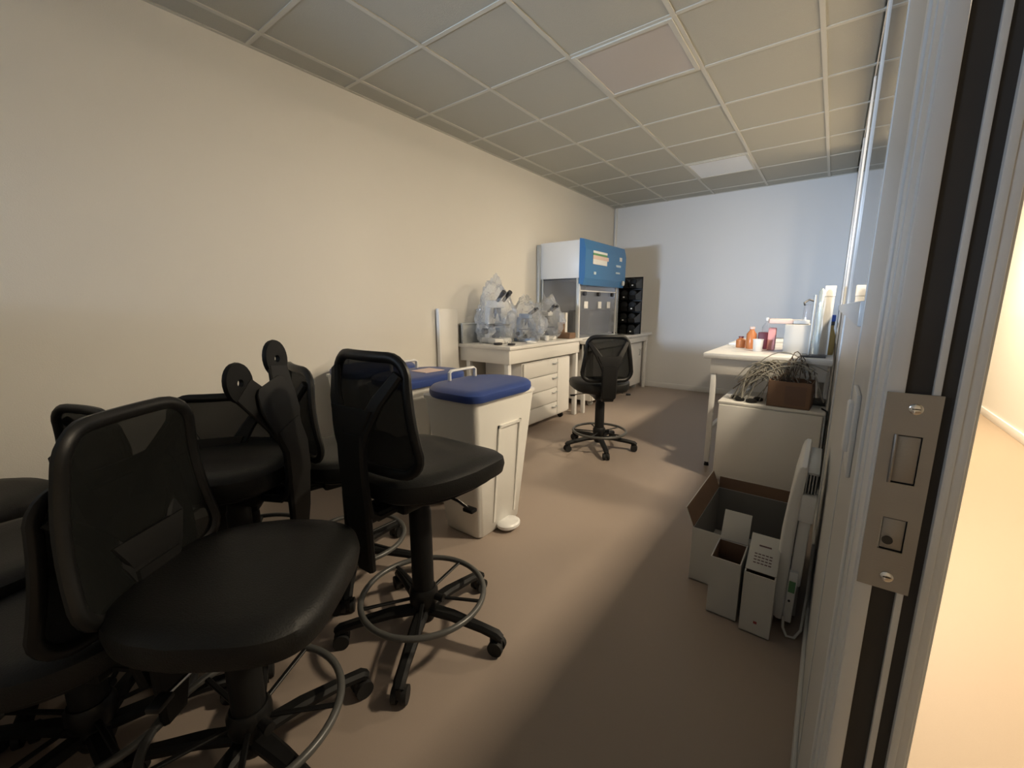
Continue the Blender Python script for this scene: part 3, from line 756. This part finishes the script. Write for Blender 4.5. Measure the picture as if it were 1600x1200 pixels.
fm = MB().box(.0, .098, 0, .004, 0, .15, .001).xf(pv).build('flap', M['cardwhite'], t3)
pt = MB()
for k in range(4):
    for q in range(5):
        pt.box(.02+q*.012, .029+q*.012, -.0006, -.0001, .030+k*.012, .034+k*.012)
pt.box(.03, .07, -.0006, -.0001, .10, .106)
pt.xf(pv).build('flap_print', M['ink'], fm, smooth=False)
MB().box(.045, .056, -.0006, -.0001, .045, .055).build('box_mark', M['inkr'], t3, smooth=False)

# convector heater standing on end against the partition
t = thing('wall_heater', 'white electric heater standing on its end, leaning on the partition', 'heater', (2.560, .50, .035), 0)
t.rotation_euler = (0, math.radians(1.4), 0)
rings = []
for z, th_, dx in ((0, .020, .004), (.006, .032, .000), (.04, .038, -.002), (.2, .042, -.006), (.36, .042, -.006), (.48, .038, -.002), (.57, .032, .005), (.596, .026, .008), (.604, .014, .010)):
    rings.append([(a+dx, b, z) for a, b in rrect(-th_*.5-.004, th_*.5-.004, 0, .40, min(.012, th_*.3), 4)])
MB().loft(rings).build('front_shell', M['whitem'], t)
B('rear_box', M['whiteb'], t, .013, .050, .02, .38, .14, .50, .006)
gr = MB()
for k in range(4): gr.box(.017+k*.009, .021+k*.009, .03, .37, .50, .575, .001)
gr.box(.014, .052, .03, .37, .572, .58, .001)
gr.build('grille', M['steel'], t)
B('control_unit', M['whiteb'], t, .010, .056, .008, .06, .40, .50, .004)
fb = B('foot_bracket', M['whiteb'], t, .012, .040, .004, .05, -.005, .20, .004)
B('rating_label', M['green'], fb, .016, .036, .002, .0035, .12, .165, 0)
MB().cyl((.024, .0045, .085), (.024, .001, .085), .004, n=12).build('screw', M['gdark'], fb)
B('standing_edge', M['whiteb'], t, -.01, .035, .1, .30, -.028, .004, .003)
tag(MB().tube([(2.575, .50, .05), (2.578, .48, .02), (2.592, .455, .008), (2.615, .46, .008), (2.632, .50, .02), (2.637, .58, .12), (2.638, .64, .3)], .0045, 8).build('heater_cable', M['cablew'], None),
    'thin white cable hanging in a loop below the heater', 'cable')

# ------------------------------------------------------------------ lights
def area(name, loc, rot, sx, sy, power, col, spread=180):
    l = bpy.data.lights.new(name, 'AREA'); l.shape = 'RECTANGLE'; l.size = sx; l.size_y = sy
    l.energy = power; l.color = col; l.spread = math.radians(spread)
    o = bpy.data.objects.new(name, l); C.objects.link(o); o.location = loc; o.rotation_euler = rot; return o
WARM = (1., .83, .60)
for y, pw in ((1.3, 64), (4.2, 84)):
    area('assumed_lamp_light', (LAMPX, y, H-.025), (0, 0, 0), .26, .26, pw, WARM)  # warm light of the assumed corridor lamps
# assumed unseen cool source at the rear: narrow shaped beam and added fill
COOL = (.62, .78, 1.)
area('assumed_cool_beam', (.12, YR-.15, 1.425), (math.radians(90), 0, math.radians(-17)), .42, .05, 16, COOL, 50)  # thin, narrow beam, set so its cut-off lands low on the back wall
area('added_cool_fill', (.32, YR-.12, 1.52), (math.radians(90), 0, math.radians(-32)), .8, .35, 12, COOL)  # broad cool fill, added to light the door frame
w = bpy.data.worlds.new('world'); scene.world = w; w.use_nodes = True
w.node_tree.nodes['Background'].inputs[0].default_value = (.5, .65, 1, 1)
w.node_tree.nodes['Background'].inputs[1].default_value = .6

# ------------------------------------------------------------------ camera
yaw, pitch, roll = math.radians(-37.216), math.radians(-10.447), math.radians(-.167)
f = Vector((math.sin(yaw)*math.cos(pitch), math.cos(yaw)*math.cos(pitch), math.sin(pitch)))
r = Vector((math.cos(yaw), -math.sin(yaw), 0)); u = r.cross(f)
r2 = r*math.cos(roll)+u*math.sin(roll); u2 = -r*math.sin(roll)+u*math.cos(roll)
cam = bpy.data.cameras.new('camera'); co = bpy.data.objects.new('camera', cam); C.objects.link(co)
cam.sensor_width = 36; cam.lens = 652.6/1600*36; cam.clip_start = .02
mw = Matrix((r2, u2, -f)).transposed().to_4x4(); mw.translation = Vector((2.603, -1.207, 1.19))
co.matrix_world = mw
scene.camera = co
scene.view_settings.view_transform = 'Standard'; scene.view_settings.look = 'None'
scene.view_settings.gamma = 1; scene.view_settings.use_curve_mapping = False
scene.view_settings.exposure = 0.66
scene.cycles.use_denoising = True
scene.cycles.max_bounces = 10; scene.cycles.transparent_max_bounces = 16
scene.cycles.caustics_reflective = False; scene.cycles.caustics_refractive = False
